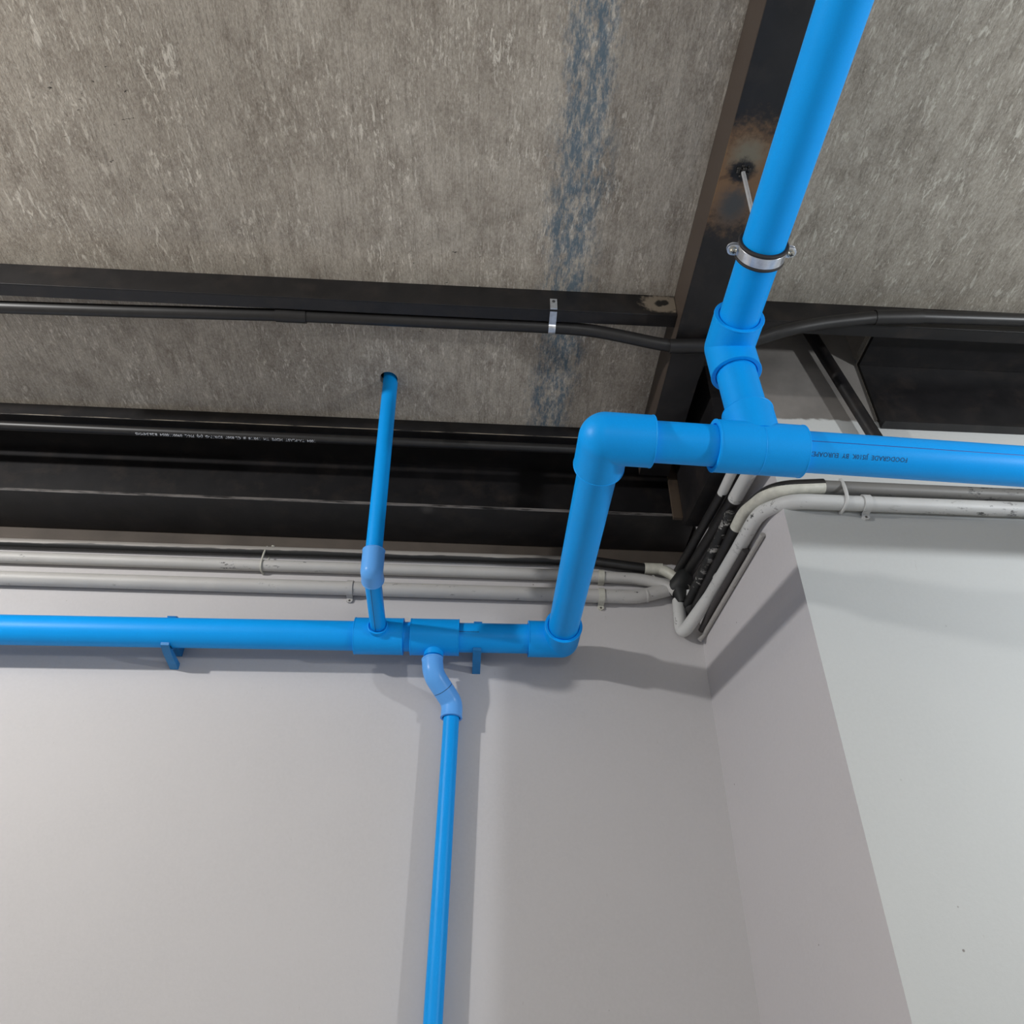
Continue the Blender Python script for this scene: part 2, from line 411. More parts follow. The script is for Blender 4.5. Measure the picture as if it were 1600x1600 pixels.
# steel post at the corner
t = thing('corner_post', 'black steel post with a rusty brown flange in the corner behind the conduits', 'steel post', (.86, 2.5, 1.93))
RUSTY = m_steel('steel_rusty', [((.80, 2.66, 2.14), .07, .05, (.085, .062, .045), (1, 1, .5))], brown=.9)
MB().box((.796, 2.655, 2.08), (.835, 2.6715, ZC - .03)).build('flange', RUSTY, t)
MB().prism([(.825, 2.62), (.93, 2.62), (.975, 2.16), (.86, 2.16)], 2, 2.01, ZC + .02).build('web', ST, t)
# diagonal strut
pa = at(1258, 508, Y=2.05); pb = at(1372, 690, Y=2.05)
pa2 = pa + (pa - pb).normalized() * .04
o = MB().tube(densify([pa2, pb], .1), .0235, 20).build('diagonal_strut', m_steel('steel_strut', brown=.1))
tag(o, 'thick black diagonal strut in front of the grey column face', 'steel strut')

# ------------------------------------------------------------------ blue pipework
RP = .057; RS = .0705
def socket_profile(L_, rs, rp):
    return [(0, rs), (L_ - .0045, rs), (L_ - .003, rs + .0012), (L_ - .0008, rs + .0010), (L_, rs - .0004), (L_, rp + .0042), (L_ - .0008, rp + .0034), (L_ - .006, rp + .003), (L_ - .006, rp - .002)]
def pipe(a, b_, parent, r=RP, mat=None, name='pipe'):
    a = Vector(a); b_ = Vector(b_); l = (b_ - a).length; n = max(1, int(l / .15))
    mb = MB().lathe(a, b_ - a, [(l * i / n, r) for i in range(n + 1)], 72)
    return mb.build(name, mat or PVC, parent)
def big_elbow(E, da, db, parent, La=.125, Lb=.125, rs=RS, rp=RP, mat=None):
    mb = MB(); E = Vector(E)
    mb.lathe(E, da, socket_profile(La, rs, rp), 72, caps=(True, False))
    mb.lathe(E, db, socket_profile(Lb, rs, rp), 72, caps=(True, False))
    mb.sphere(E, rs, 72)
    return mb.build('elbow', mat or PVC, parent, angle=28)
def tee(c, axis, half, parent, branch=None, rs=RS, rp=RP, br=None, seam=True):
    mb = MB(); c = Vector(c); axis = Vector(axis).normalized()
    for s_ in (1, -1): mb.lathe(c, axis * s_, socket_profile(half, rs, rp), 72, caps=(False, False))
    if seam: mb.lathe(c, axis, [(-.0012, rs - .001), (-.0012, rs + .0003), (0, rs + .0009), (.0012, rs + .0003), (.0012, rs - .001)], 72)
    if branch is not None:
        L_, r1, r2 = br
        mb.lathe(c, branch, [(rs * .3, r1 * 1.0), (rs * .9, r1 * 1.0)] + socket_profile(L_, r1, r2)[1:], 64, caps=(True, False))
    return mb.build('tee', PVC, parent, angle=28)
def stripe(a, b_, r, ang, parent, mat=None, w_=.0016, name='stripe'):
    """thin printed line on a pipe; ang measured from the up-reference round the axis"""
    a = Vector(a); b_ = Vector(b_); d = (b_ - a).normalized()
    ref = Vector((0, 0, 1)) if abs(d.z) < .9 else Vector((1, 0, 0))
    u = (ref - d * ref.dot(d)).normalized(); v = d.cross(u)
    mb = MB(); vs = []; n = 12
    for i in range(n + 1):
        c = a.lerp(b_, i / n)
        for q, rr_ in ((-1, -.0002), (0, .0004), (1, -.0002)):
            th = ang + q * w_ / r; vs.append(c + (u * math.cos(th) + v * math.sin(th)) * (r + rr_))
    fs = []
    for i in range(n):
        for k in range(2): p = i * 3 + k; fs.append((p, p + 1, p + 4, p + 3))
        fs.append((i * 3 + 2, i * 3, i * 3 + 3, i * 3 + 5))
    fs += [(0, 2, 1), (n * 3, n * 3 + 1, n * 3 + 2)]
    mb.add(vs, fs)
    return mb.build(name, mat or INK, parent)
def facing(a, b_, px, py):
    """angle round pipe a-b (as used by stripe) of the surface point seen at photo pixel px,py"""
    a = Vector(a); b_ = Vector(b_); d = (b_ - a).normalized()
    ref = Vector((0, 0, 1)) if abs(d.z) < .9 else Vector((1, 0, 0))
    return d, (ref - d * ref.dot(d)).normalized()
def hit_angle(a, b_, r, px, py):
    a = Vector(a); d, u = facing(a, b_, px, py); v = d.cross(u)
    q = at(px, py, Z=1.0).normalized()
    # ray t*q against cylinder
    qp = q - d * q.dot(d); ap = a - d * a.dot(d)
    A = qp.dot(qp); B = -2 * qp.dot(ap); C = ap.dot(ap) - r * r; D = max(0, B * B - 4 * A * C)
    tt = (-B - math.sqrt(D)) / (2 * A); h = q * tt - a; h -= d * h.dot(d)
    return math.atan2(h.dot(v), h.dot(u)), (q * tt - a).dot(d)
def pipe_text(s_, a, b_, r, px, py, height, parent, mat, end_px, flip=True, name='printed_text'):
    """lettering wrapped round a pipe; begins at pixel px,py and ends near end_px"""
    cu = bpy.data.curves.new('lettering', 'FONT'); cu.body = s_; cu.size = 1.0; cu.resolution_u = 2
    ob = bpy.data.objects.new('lettering', cu); COL.objects.link(ob)
    dg = bpy.context.evaluated_depsgraph_get(); me = bpy.data.meshes.new_from_object(ob.evaluated_get(dg))
    bpy.data.objects.remove(ob); bpy.data.curves.remove(cu)
    a = Vector(a); b_ = Vector(b_); d, u = facing(a, b_, 0, 0); v = d.cross(u)
    ang, s0 = hit_angle(a, b_, r, px, py); _, s1 = hit_angle(a, b_, r, *end_px)
    xs = [q.co.x for q in me.vertices]; x0, x1 = min(xs), max(xs)
    sx = (s1 - s0) / (x1 - x0); sy = height / .70
    sgn = 1 if flip else -1
    for q in me.vertices:
        s_along = s0 + (q.co.x - x0) * sx
        th = ang + (q.co.y * sy / r) * sgn
        q.co = a + d * s_along + (u * math.cos(th) + v * math.sin(th)) * (r + .0005)
    me.materials.clear(); me.materials.append(mat); me.name = name
    o = bpy.data.objects.new(name, me); COL.objects.link(o); put(o, parent); return o

YM = 2.795
ML = at(-160, 981.5, Y=YM); ML.z = 1.528; E1 = at(876, 998, Y=YM); ML = Vector((-2.6, YM, 1.538 + (-2.6 + 1.093) * .0185))
E1.z = 1.538 + (E1.x + 1.093) * .0185
dM = (ML - E1).normalized()
def on_main(x): k = (x - E1.x) / dM.x; return E1 + dM * k
ZF = 1.50
E2 = at(945, 685, Z=ZF); T0 = at(1183, 701, Z=ZF); dF = (T0 - E2).normalized(); FR = E2 + dF * 2.2
E3 = at(1139, 543, Z=1.89)
big = thing('large_pipe_line', 'thick blue pipe line along the back wall, out into the room and under the ceiling', 'pipe', (E1.x, E1.y, E1.z))
T1 = on_main(-.382); T2 = on_main(-.168)
dY = (E2 - E1).normalized()
# wall run
pipe(ML, T1 + dM * .08, big)
tee(T1, (1, 0, .0185), .094, big, Vector((0, -1, 0)), br=(.086, .037, .0302), seam=False)
pipe(T1 - dM * .08, T2 + dM * .08, big)
tee(T2, (1, 0, .0185), .094, big, Vector((0, -.0, -1)), br=(.086, .037, .0302), seam=False)
pw = pipe(T2 - dM * .08, E1 + dM * .1, big)
big_elbow(E1, dM, dY, big, .128, .118, RS * 1.0)
pr = pipe(E1 + dY * .1, E2 - dY * .1, big)
big_elbow(E2, -dY, dF, big, .120, .128, RS * 1.01)
pf = pipe(E2 + dF * .11, T0 - dF * .1, big)
dB = (E3 - T0).normalized()
tee(T0, dF, .122, big, dB, rs=RS * 1.02, br=(.128, RS * 1.0, RP + .0005))
pb_ = pipe(T0 + dB * .1, E3 - dB * .1, big)
TOPD = Vector((-.004, -1, 0)).normalized()
big_elbow(E3, -dB, TOPD, big, .112, .118, RS * 1.02)
TE = E3 + TOPD * 2.9
pt = pipe(E3 + TOPD * .1, TE, big)
pR = pipe(T0 + dF * .1, FR, big)
# printed lines and lettering
a_, s_ = hit_angle(T0, FR, RP, 1300, 691)
stripe(T0 + dF * .12, FR, RP, a_, pR)
a_, s_ = hit_angle(T0, E3, RP, 1122.5, 615)
stripe(T0 + dB * .12, E3 - dB * .1, RP, a_, pb_)
a_, s_ = hit_angle(T2, E1, RP, 735, 987)
stripe(T2 - dM * .09, T2 - dM * .17, RP, a_, pw, INK_DK)
pipe_text('FOODGRADE  JIS10K  BY  EUROAPEX', T0, FR, RP, 1418, 715.5, .0125, pR, INK_DK, (1264, 707.0))

# wall clips round the main pipe
def wall_clip(x, label):
    c = on_main(x); r0 = RP + .0004; r1 = RP + .006; w_ = .016
    t = thing('pipe_clip', label, 'pipe clip', (c.x, YW, c.z), 'blue clips holding the wall pipe')
    out = []; inn = []
    for k in range(29):
        a = math.radians(125 - k * (125 + 128) / 28 + 0)   # from the upper front, over the wall side, to the lower front
        out.append((c.y + r1 * math.sin(math.radians(-35 + k * 7.9)), c.z + r1 * math.cos(math.radians(-35 + k * 7.9))))
        inn.append((c.y + r0 * math.sin(math.radians(-35 + k * 7.9)), c.z + r0 * math.cos(math.radians(-35 + k * 7.9))))
    MB().prism(out + inn[::-1], 0, c.x - w_, c.x + w_).build('saddle', PVC_D, t, angle=40)
    z0 = c.z - RP
    MB().prism([(c.y - .022, z0 + .004), (c.y - .020, z0 - .008), (c.y + .03, z0 - .020), (YW, z0 - .030), (YW, z0 - .004), (c.y + .03, z0 - .001)], 0, c.x - w_, c.x + w_).build('arm', PVC_D, t, .001)
    MB().box((c.x - w_, c.y + RP + .002, c.z - .03), (c.x + w_, YW, c.z + .03)).build('base', PVC_D, t)
    return t
wall_clip(at(266, 990, Y=YM).x, 'blue plastic clip gripping the long plain length of wall pipe')
wall_clip(at(746, 998, Y=YM).x, 'blue plastic clip gripping the wall pipe between the tee and the big elbow')

# small line that leaves the first tee, turns and rises through the ceiling
rs_ = .030
A0 = T1 + Vector((0, -.05, 0)); EU = at(581, 893, Y=2.385); HT = Vector((-.404, 2.29, ZC + .25))
A0.x = at(592, 985, Y=2.72).x
sm = thing('riser_pipe', 'thin blue pipe leaving the wall pipe and rising through a hole in the ceiling', 'pipe', tuple(EU))
dO = (A0 - EU).normalized(); dU = (HT - EU).normalized()
ps = pipe(T1 + (EU - T1) * .05, EU + (T1 - EU).normalized() * .02, sm, rs_)
a_, s_ = hit_angle(T1, EU, rs_, 583, 955)
stripe(T1 + (EU - T1) * .2, EU + (T1 - EU) * .15, rs_, a_, ps, INK_DK, .0014)
dO = (T1 - EU).normalized()
mb = MB(); mb.lathe(EU, dO, socket_profile(.052, .0395, .0302), 48, caps=(True, False)); mb.lathe(EU, dU, socket_profile(.085, .0395, .0302), 48, caps=(True, False)); mb.sphere(EU, .0395, 48)
o = mb.build('elbow', PVC_L, sm, angle=28); o['label'] = 'paler light blue elbow'
pipe(EU + dU * .03, HT, sm, rs_)

# small line that drops down the wall below the second tee
B0 = T2 + Vector((0, 0, -.075)); B0 = at(676, 1027, Y=YM); B3 = at(705.5, 1116, Y=2.872)
dn = thing('drop_pipe', 'thin blue pipe with a pale S-bend dropping straight down the back wall', 'pipe', tuple(B3))
P0 = B0 + Vector((0, 0, -.004)); P1 = at(677, 1054, Y=YM); P2 = B3 + Vector((0, 0, .045))
mid = (P1 + P2) / 2
dd = (P2 - P1).normalized()
pipe(T2 + (B0 - T2) * .6, B0 + Vector((0, 0, -.03)), dn, .0315, PVC, 'nipple')
def s_elbow(p, c, q, La):
    mb = MB(); R_ = .040
    pts = fillet([p, c, q], .034, 10); n = len(pts)
    mb.tube(pts, R_, 48, caps=(True, True))
    d = (Vector(p) - Vector(c)).normalized(); mb.lathe(Vector(p) - d * .002, d, [(0, R_), (.002, R_ + .0012), (.007, R_ + .0012), (.008, R_ - .001), (.008, .0335), (.002, .033), (.002, .029)], 48, caps=(True, False))
    return mb
o = s_elbow(B0 + Vector((0, 0, -.012)), P1, mid - dd * .0012, 0).build('elbow', PVC_L, dn, angle=28); o['label'] = 'paler light blue elbow'
o = s_elbow(B3 + Vector((0, 0, -.01)), P2, mid + dd * .0012, 0).build('elbow', PVC_L, dn, angle=28); o['label'] = 'paler light blue elbow'
MB().lathe(mid - dd * .002, dd, [(0, .0385), (.004, .0385)], 48).build('joint_ring', INK_DK, dn)
pb2 = at(673.4, 1600, Y=2.885)
pipe(B3, B3 + (Vector((B3.x - .006, 2.885, -1.5)) - B3), dn, .0295)

# ------------------------------------------------------------------ split ring clamp on the overhead pipe
cy = at(1192, 391, Z=E3.z).y; cc = Vector((E3.x + (-.004) * (E3.y - cy), cy, E3.z))
cl = thing('pipe_clamp', 'zinc ring clamp with black rubber lining, hung by a rod round the overhead pipe', 'pipe clamp', tuple(cc))
Yv = Vector((0, 1, 0))
def hoop(r0, r1, hw, name, mat, a0=0, a1=360, lab=None):
    mb = MB(); n = 64; vs = []; full = (a1 - a0 >= 360)
    m_ = n if full else n + 1
    for i in range(m_):
        a = math.radians(a0 + (a1 - a0) * i / n)
        for rr_, yy in ((r0, -hw), (r1, -hw), (r1, hw), (r0, hw)):
            vs.append((cc.x + rr_ * math.cos(a), cc.y + yy, cc.z + rr_ * math.sin(a)))
    fs = []
    for i in range(n if full else n):
        j = (i + 1) % m_
        for k in range(4): fs.append((i * 4 + k, i * 4 + (k + 1) % 4, j * 4 + (k + 1) % 4, j * 4 + k))
    if not full: fs += [(0, 1, 2, 3), (n * 4 + 3, n * 4 + 2, n * 4 + 1, n * 4)]
    mb.add(vs, fs); return mb.build(name, mat, cl, .0006)
o = hoop(RP + .0003, RP + .0048, .0245, 'rubber_lining', RUBBER)
for q in (-1, 1):
    mb = MB(); n = 64; cs = [cc + Vector((math.cos(2 * math.pi * i / n) * (RP + .0058), q * .0205, math.sin(2 * math.pi * i / n) * (RP + .0058))) for i in range(n + 1)]
    mb.tube(cs, .0048, 12, caps=(False, False)).build('rubber_bead', RUBBER, cl)
for nm, a0, a1 in (('lower_band', 182, 358), ('upper_band', 2, 178)):
    hoop(RP + .0062, RP + .0086, .0150, nm, ZINC, a0, a1)
for sx in (-1, 1):
    for sz in (-1, 1):
        x0 = cc.x + sx * (RP + .004); x1 = cc.x + sx * (RP + .036); z0 = cc.z + sz * .0045; hw = .0155
        pl = []
        lo, hi = min(x0, x1), max(x0, x1); xm = x1 - sx * hw
        prof = [(x0, -hw), (xm, -hw)] + [(xm + sx * hw * math.sin(a), -hw * math.cos(a)) for a in [math.pi * k / 10 for k in range(1, 10)]] + [(xm, hw), (x0, hw)]
        MB().prism([(px_, cc.y + py_) for px_, py_ in prof], 2, min(z0, z0 + sz * .0022), max(z0, z0 + sz * .0022)).build('ear', ZINC, cl, .0004)
    bxp = cc.x + sx * (RP + .0205)
    mb = MB().lathe((bxp, cc.y, cc.z - .016), (0, 0, 1), [(0, .0050), (.0012, .0085), (.0045, .0100), (.0085, .0100), (.0085, .0032), (.026, .0032), (.026, .0082), (.031, .0082)], 24)
    o = mb.build('screw', m_plain('screw_steel', (.62, .60, .52), .3, .8), cl)
    for k in range(2):
        s1 = .0055, .0011
        lo = (bxp - s1[k], cc.y - s1[1 - k], cc.z - .0168); hi = (bxp + s1[k], cc.y + s1[1 - k], cc.z - .0148)
        MB().box(lo, hi).build('slot', RUBBER, o)
rt = rod_top + Vector((0, 0, .004)); rb = cc + Vector((0.004, .004, RP + .012))
MB().lathe(cc + Vector((0, 0, RP + .006)), (0, 0, 1), [(0, .008), (.016, .008)], 6).build('nut', ZINC, cl)
mb = MB(); L_ = (rt - rb).length; nth = int(L_ / .0035); prof = []
for k in range(nth): prof += [(k * L_ / nth, .0052), ((k + .5) * L_ / nth, .0062)]
mb.lathe(rb, rt - rb, prof, 16).build('threaded_rod', m_plain('rod_steel', (.75, .77, .80), .35, .5), cl, angle=80)

# ------------------------------------------------------------------ black conduit under the joist
def run(pts, r, step=.06, seg=24): return MB().tube(densify(pts, step), r, seg)
ZA = 2.315
A = [at(-60, 478, Z=ZA + .03)] + [at(x, y, Z=z) for x, y, z in ((200, 486, 2.345), (455, 492.5, 2.345), (700, 504, 2.345), (860, 511, 2.345), (925, 516, 2.34), (985, 528, 2.30), (1040, 540, 2.262), (1100, 543, 2.255), (1170, 535, 2.26), (1225, 516, 2.28), (1290, 504, 2.31), (1368, 496, 2.33), (1400, 494, 2.33), (1700, 503, 2.33))]
A = fillet(A, .07, 5)
t = thing('black_conduit', 'black plastic conduit under the ceiling joist, dipping below the cross beam', 'conduit', tuple(A[6]))
run(A, .0228).build('tube', BLACKPVC, t)
for (xa, ya, xb, yb, z) in ((432, 491.5, 479, 494, 2.345),):
    a = at(xa, ya, Z=z); b_ = at(xb, yb, Z=z); MB().lathe(a, b_ - a, [(0, .0265), ((b_ - a).length, .0265)], 28).build('coupling', BLACKPVC, t)
for (xa, ya, xb, yb, z) in ((1046, 541, 1130, 540.5, 2.258), (1367, 496, 1440, 495, 2.33)):
    a = at(xa, ya, Z=z); b_ = at(xb, yb, Z=z); MB().lathe(a, b_ - a, [(0, .0262), ((b_ - a).length, .0262)], 28).build('coupling', BLACKPVC, t)
ca = at(862, 511, Z=2.345)
t = thing('conduit_strap', 'short galvanized metal strap holding the black conduit to the joist', 'pipe strap', (ca.x, ca.y, ca.z))
w_ = .0125; pts = []
for k in range(15):
    a = math.radians(215 - k * 14 - 0); pts.append((ca.y - .0245 * math.sin(math.radians(75 - k * 15 + 0)) * 1.0, ca.z - .0245 * math.cos(math.radians(75 - k * 15))))
pts2 = [(ca.y - .026 * math.sin(math.radians(75 - k * 15)), ca.z - .026 * math.cos(math.radians(75 - k * 15))) for k in range(15)]
MB().prism(pts + pts2[::-1], 0, ca.x - w_, ca.x + w_).build('band', ZINC, t, angle=40)
MB().prism([(1.8195, ca.z + .052), (1.8175, ca.z + .052), (1.8165, ca.z - .004), (1.862, ca.z - .016), (1.886, ca.z - .013), (1.887, ca.z - .010), (1.862, ca.z - .012), (1.8195, ca.z + .0)], 0, ca.x - w_, ca.x + w_).build('tab', ZINC, t)
MB().lathe((ca.x, 1.8175, ca.z + .036), (0, -1, 0), [(0, .006), (.003, .005), (.0035, .002)], 16).build('screw', m_plain('screw_dark', (.12, .12, .12), .4, .7), t)

# black pipe with white print under the shallow joist
ta = at(-60, 663.5, Y=2.548); tb = at(495, 693.0, Y=2.548); 
TA = Vector((-3.3, 2.548, 2.343)); TB = Vector((.655, 2.548, 2.343))
t = thing('printed_black_pipe', 'thin black pipe with a white printed line in front of the deep wall beam', 'pipe', tuple(TB))
tp = MB().lathe(TA, TB - TA, [(0, .0195), (1, .0195), (2, .0195), (3, .0195), (3.955, .0195)], 32).build('tube', BLACKPVC, t)
pipe_text('1004  TA-PLAST  HDPE  TH  150/18  #  CL 8507  SDR17-G  (H)  PN-L  0900110054  8.26.54MHS', TA, TB, .0195, 492, 687.5, .0125, tp, INK_W, (211, 674))

# ------------------------------------------------------------------ conduits along the back wall
def conduit(name, label, pts, r, mat, joints=(), cat='conduit', rj=.002, jm=None):
    t = thing(name, label, cat, tuple(pts[len(pts) // 2]))
    MB().tube(densify(pts, .08), r, 28).build('tube', mat, t)
    for a, b_ in joints:
        a = Vector(a); b_ = Vector(b_); MB().lathe(a, b_ - a, [(0, r + .0005), (.001, r + rj), ((b_ - a).length - .001, r + rj), ((b_ - a).length, r + .0005)], 28).build('joint', jm or mat, t)
    return t
yk = YW - .031
c1 = [at(-60, 905, Y=yk), at(200, 893.5, Y=yk)]
lowc = [Vector((-3.3, yk, 0)), Vector((.40, yk, 0))]
pl0 = at(300, 912, Y=yk); pl1 = at(900, 930, Y=yk)
sl = (pl1.z - pl0.z) / (pl1.x - pl0.x)
def lowz(x): return pl0.z + (x - pl0.x) * sl
e1 = at(1015, 928.5, Y=yk); e2 = at(1052, 919, Y=yk - .01)
pts = fillet([Vector((-3.3, yk, lowz(-3.3))), Vector((-1.2, yk, lowz(-1.2))), Vector((e1.x - .06, yk, lowz(e1.x - .06))), e1, e2], .05, 6)
conduit('white_conduit', 'thick white painted conduit, lowest along the back wall above the blue pipe', pts, .0295, WHITE,
        [(at(1008, 930.3, Y=yk), at(1012, 930, Y=yk))], rj=.001)
yk2 = YW - .026
pu0 = at(300, 880, Y=yk2); pu1 = at(860, 898, Y=yk2); su = (pu1.z - pu0.z) / (pu1.x - pu0.x)
e1 = at(1000, 904.5, Y=yk2); e2 = at(1040, 914, Y=yk2 - .02); e3 = at(1056, 924, Y=yk2 - .03)
def upz(x): return pu0.z + (x - pu0.x) * su
pts = fillet([Vector((-3.3, yk2, upz(-3.3))), Vector((pu1.x, yk2, upz(pu1.x))), e1, e2, e3], .06, 6)
conduit('white_conduit', 'white painted conduit second from the bottom along the back wall', pts, .0250, WHITE,
        [(at(1018, 907.5, Y=yk2), at(1021, 908, Y=yk2))], rj=.001)
yk3 = YW - .022
pt0 = at(300, 858, Y=yk3); pt1 = at(850, 876, Y=yk3); st_ = (pt1.z - pt0.z) / (pt1.x - pt0.x)
def tpz(x): return pt0.z + (x - pt0.x) * st_
q1 = at(935, 880, Y=yk3 - .004)
t = conduit('topmost_conduit', 'black conduit with grey overspray, topmost along the back wall, ending in a white elbow', [Vector((-3.3, yk3, tpz(-3.3))), Vector((q1.x, yk3 - .004, tpz(q1.x)))], .0205, HALF)
q2 = at(1010, 889, Y=yk3 - .006)
MB().tube(densify([Vector((q1.x - .02, yk3 - .004, tpz(q1.x))), q2], .05), .0228, 28).build('black_sleeve', BLACKPVC, t)
pe = fillet([at(1007, 888.5, Y=yk3 - .006), at(1036, 889.5, Y=yk3 - .01), at(1060, 905, Y=yk3 - .03), at(1070, 920, Y=yk3 - .05)], .05, 8)
MB().tube(pe, .0235, 28).build('elbow', CREAM, t)
MB().lathe(pe[0], pe[1] - pe[0], [(0, .0245), (.001, .0255), ((at(1035, 889, Y=yk3 - .01) - pe[0]).length, .0255)], 28).build('elbow_socket', CREAM, t)

# saddles and ties on the wall conduits
def saddle(c, r, depth_dir, label, group, mat=WHITE, w_=.0125, ends=(1, 1), wall_y=None):
    """U-strap over a conduit running in X against a wall in +Y"""
    t = thing('conduit_saddle', label, 'conduit clip', tuple(c), group)
    pts = []; outp = []
    for k in range(17):
        a = math.radians(-90 + k * 180 / 16)
        pts.append((c.y - (r + .0006) * math.cos(a), c.z + (r + .0006) * math.sin(a))); outp.append((c.y - (r + .0045) * math.cos(a), c.z + (r + .0045) * math.sin(a)))
    wy = wall_y
    pts = [(wy, c.z - r - .0006)] + pts + [(wy, c.z + r + .0006)]; outp = [(wy, c.z - r - .0045)] + outp + [(wy, c.z + r + .0045)]
    MB().prism(pts + outp[::-1], 0, c.x - w_, c.x + w_).build('strap', mat, t, angle=40)
    for k, s_ in ((0, -1), (1, 1)):
        if not ends[k]: continue
        z0 = c.z + s_ * (r + .0005); z1 = c.z + s_ * (r + .024)
        MB().prism([(c.x - w_, z0), (c.x + w_, z0), (c.x + w_, z1 - s_ * .006), (c.x + w_ * .4, z1), (c.x - w_ * .4, z1), (c.x - w_, z1 - s_ * .006)], 1, wy - .009, wy - .0005).build('foot', mat, t)
        MB().lathe((c.x, wy - .009, (z0 + z1) / 2 + s_ * .003), (0, -1, 0), [(0, .0045), (.002, .0035), (.0025, .001)], 12).build('screw', m_plain('saddle_screw', (.12, .11, .10), .5, .4), t)
    return t
G = 'white saddle clips on the conduits'
xs = at(548, 915, Y=yk).x; saddle(Vector((xs, yk, lowz(xs))), .0295, 0, 'white saddle clip on the lowest wall conduit, just beside the riser elbow', G, wall_y=YW, ends=(1, 0))
xs = at(939, 930, Y=yk).x; saddle(Vector((xs, yk, lowz(xs))), .0295, 0, 'white saddle clip on the lowest wall conduit, behind the thick sloping pipe', G, wall_y=YW, ends=(1, 0), mat=CREAM)
xs = at(939, 902, Y=yk2).x; saddle(Vector((xs, yk2, upz(xs) - .002)), .0252, 0, 'white saddle clip on the second wall conduit, behind the thick sloping pipe', G, wall_y=YW, ends=(0, 0), mat=CREAM)
def tie(c_list, label, mat=CREAM, r=.004, tail=None):
    t = thing('cable_tie', label, 'cable tie', tuple(c_list[0]), 'pale cable ties round the conduits')
    MB().tube(c_list + [c_list[0]], [r] * (len(c_list) + 1), 10, caps=(False, False)).build('loop', mat, t)
    if tail: MB().tube(tail, r * .9, 8).build('tail', mat, t)
    return t
xt = at(415, 870, Y=yk2).x
zu, zt = upz(xt), tpz(xt); lp = []
for k in range(25):
    a = math.radians(-180 + k * 180 / 24); lp.append(Vector((xt, yk2 - .0275 * math.sin(a + math.pi), zu + .0275 * math.cos(a + 0)) if False else Vector((xt - .004, yk2 - .0282 * math.cos(math.radians(-90 + k * 7.5)), zu + .0282 * math.sin(math.radians(-90 + k * 7.5)) if k < 12 else zu + (zt - zu) * (k - 12) / 12 + .0282 * math.sin(math.radians(-90 + k * 7.5)) * .8))))
lp = [Vector((xt, YW - .001, zu - .029))] + lp + [Vector((xt + .01, YW - .001, zt + .026))]
tie(lp, 'pale cable tie round the upper two conduits on the back wall', tail=[lp[-1], lp[-1] + Vector((.004, -.012, .012)), lp[-1] + Vector((.012, -.02, .004))])

# ------------------------------------------------------------------ conduits on the return wall and the column
nS = Vector((-0.9949, -0.1007, 0)); S0 = Vector((XC0, YW, 0))
def onS(x, y, off):
    d = at(x, y, Z=1.0); return d * ((S0 + nS * off).dot(nS) / d.dot(nS))
yf = YC - .028
Lw = [onS(1071, 996, .03), onS(1110, 931, .03), onS(1150, 864, .03), onS(1172, 828, .03)]
lw_far = Vector((Lw[0].x, 2.86, Lw[0].z)); d_ = (Lw[-1] - Lw[0]).normalized()
corner = Vector((XC1 - .02, yf, 1.715))
f1 = at(1240, 783, Y=yf); f2 = at(1400, 789, Y=yf); fe = f1 + (f2 - f1).normalized() * 2.3
start = Lw[0] + (Lw[0] - Lw[2]).normalized() * -.0
pts = fillet([at(1060, 938, Y=2.897), at(1065, 993, Y=2.895), Lw[1], Lw[2], onS(1188, 797, .030), f1, fe], [0, .05, .02, .01, .14, .05, 0], 14)
t = conduit('white_conduit', 'thick flaking white conduit bent round the column edge, lowest of that bundle', pts, .0262, WHITE2,
            [(onS(1124, 906, .03), onS(1126, 903, .03))], rj=.0012)
# second conduit : black tape, cream elbow, stained grey length
u0 = onS(1083, 957, .034); u1 = onS(1152, 822, .034)
g1 = at(1286, 761, Y=yf + .002); g2 = at(1400, 766, Y=yf + .002); ge = g1 + (g2 - g1).normalized() * 2.2
t = thing('taped_conduit', 'conduit with a cream bend and black taped length, above the flaking white one', 'conduit', tuple(u1))
MB().tube(densify([u0, u1], .05), .0225, 24).build('black_tube', BLACKPVC, t)
cb = fillet([u1 + (u0 - u1).normalized() * .01, onS(1163, 800, .036), at(1208, 764, Y=yf), g1], [0, .05, .13, 0], 12)
MB().tube(cb, .0238, 28).build('bend', CREAM, t)
up = [p + Vector((0, -.004, .0065)) for p in cb[6:]]
MB().tube(up, .0215, 24).build('paint_smear', BLACKPVC, t)
MB().tube(densify([g1, ge], .1), .0235, 28).build('grey_tube', GREYC, t)
# bundle of black pipes above, with white stub elbows
def blk(a, b_, off, r, name, label, stub=None):
    p = onS(*a, off); q = onS(*b_, off)
    t = thing(name, label, 'conduit', tuple(p))
    MB().tube(densify([p, q], .05), r, 24).build('black_tube', BLACKPVC, t)
    if stub:
        MB().tube(fillet([q + (p - q).normalized() * .012, onS(*stub[0], off + .004), onS(*stub[1], off + .012)], .05, 8), stub[2], 24).build('white_bend', WHITE2, t)
    return t
blk((1060, 918), (1150, 777), .052, .0245, 'black_white_conduit', 'black conduit ending in the larger white stub bend under the blue tee', ((1161, 757), (1185, 715), .0262))
blk((1052, 905), (1130, 768), .085, .0185, 'black_white_conduit', 'thin black conduit ending in the narrower white stub bend under the blue tee', ((1137, 752), (1152, 722), .0185))
p_ = onS(1075, 945, .03); q_ = onS(1140, 835, .03)
o = MB().tube(densify([onS(1072, 950, .062), onS(1142, 800, .062)], .05), .019, 20).build('black_conduit', m_painted_conduit('speckled_black', (.014, .014, .014), 1.0, (.4, .39, .37)))
tag(o, 'black conduit speckled with white paint, between the taped conduit and the black ones', 'conduit')
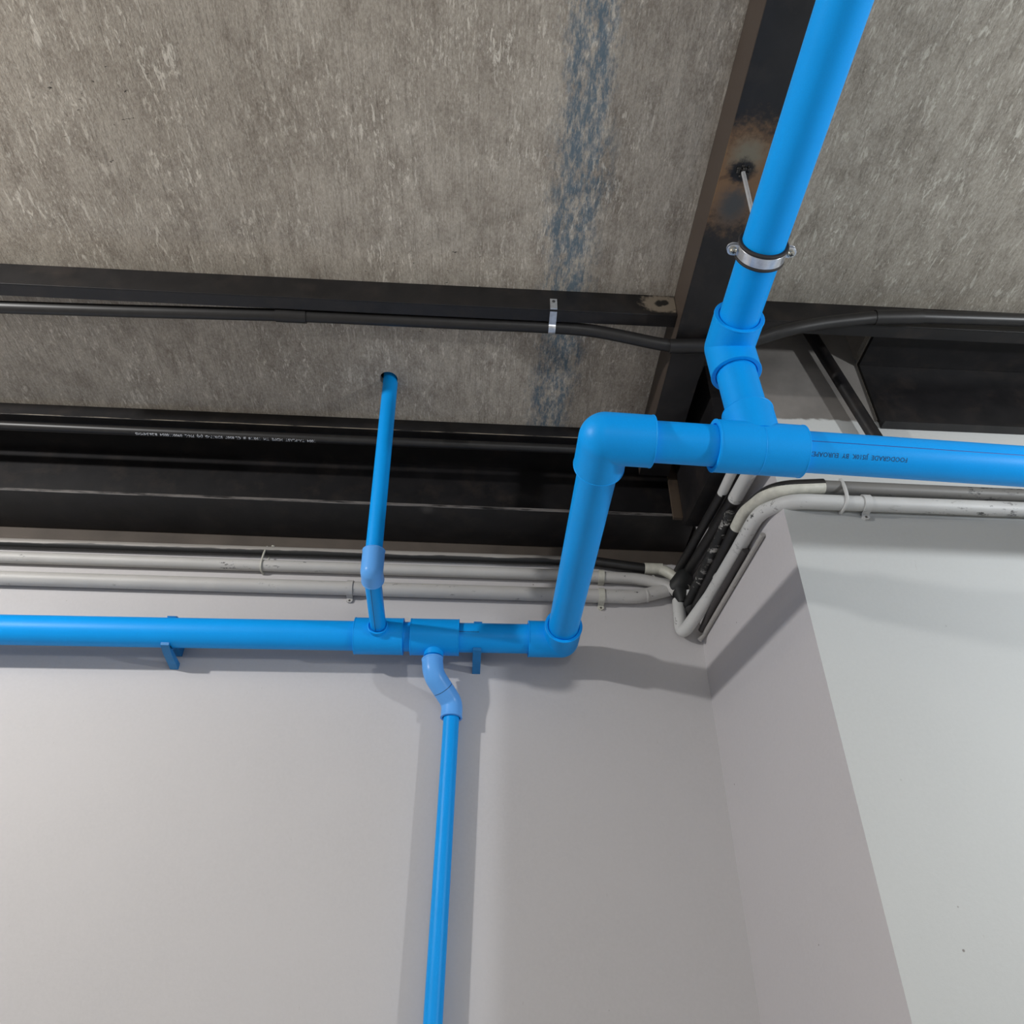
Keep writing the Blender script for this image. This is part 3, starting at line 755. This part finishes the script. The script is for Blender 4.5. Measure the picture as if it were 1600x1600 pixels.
# black tape knot where the wall conduits meet the bundle
k0 = at(1062, 918, Y=yk - .03)
mb = MB(); mb.tube([at(1046, 925, Y=yk - .005), at(1052, 922, Y=yk - .014), at(1062, 914, Y=yk - .03), at(1070, 900, Y=yk - .05), onS(1074, 893, .055)], [.026, .037, .043, .038, .027], 24)
mb.tube([at(1060, 918, Y=yk - .03), at(1064, 930, Y=yk - .022), at(1066, 942, Y=yk - .02)], [.035, .030, .020], 20)
o = mb.build('tape_wrap', m_plain('black_tape', (.009, .010, .010), .6)); tag(o, 'lump of black tape joining the wall conduits to the black bundle in the corner', 'tape')
# short white stub and grey bend by the corner
t = thing('stub_elbow', 'short white stub with a dark grey elbow in the corner below the tape', 'conduit', tuple(onS(1080, 930, .07)))
MB().tube([onS(1081, 922, .05), onS(1080.5, 932, .05)], .0215, 24).build('white_stub', WHITE2, t)
MB().tube(fillet([onS(1080.5, 931, .05), onS(1080, 946, .05), onS(1072, 968, .05)], .03, 8), .0235, 24).build('grey_elbow', m_plain('dark_grey', (.035, .034, .034), .6), t)
# thin pale conduit against the return wall
ta_ = onS(1100, 992, .010); tb_ = onS(1192, 835, .010)
o = MB().tube(fillet([onS(1093, 1000, .030), ta_, tb_], .02, 4), .0095, 14).build('thin_conduit', m_painted_conduit('thin_grey', (.36, .345, .33), .6)); tag(o, 'thin grey conduit tight against the return wall below the thick white one', 'conduit')
o = MB().tube(fillet([onS(1096, 985, .022), onS(1105, 965, .022), onS(1165, 860, .022)], .02, 4), .013, 14).build('thin_conduit', m_plain('dark_grey2', (.05, .045, .045), .5)); tag(o, 'thin dark conduit in the shadow right behind the thick white conduit', 'conduit')

# tie and saddle on the column conduits
xc = at(1318, 783, Y=yf).x; zc0 = at(1318, 785, Y=yf).z; zc1 = at(1318, 762, Y=yf).z
lp = [Vector((xc - .01, YC - .001, zc0 - .027))]
for k in range(9): a = math.radians(-90 + k * 20); lp.append(Vector((xc - .008 + k * .002, yf - .029 * math.cos(a) , zc0 + .029 * math.sin(a) if k < 5 else zc0 + (zc1 - zc0) * (k - 4) / 4 + .029 * math.sin(a))))
lp.append(Vector((xc + .012, YC - .001, zc1 + .028)))
tie(lp, 'pale cable tie round the two conduits on the column, right under the blue pipe', r=.0062, mat=WHITE2)
cs = at(1352, 787, Y=yf); saddle(cs, .0262, 0, 'white saddle clip on the column conduit, its screwed foot hanging below', G, wall_y=YC, ends=(1, 0), mat=WHITE2)
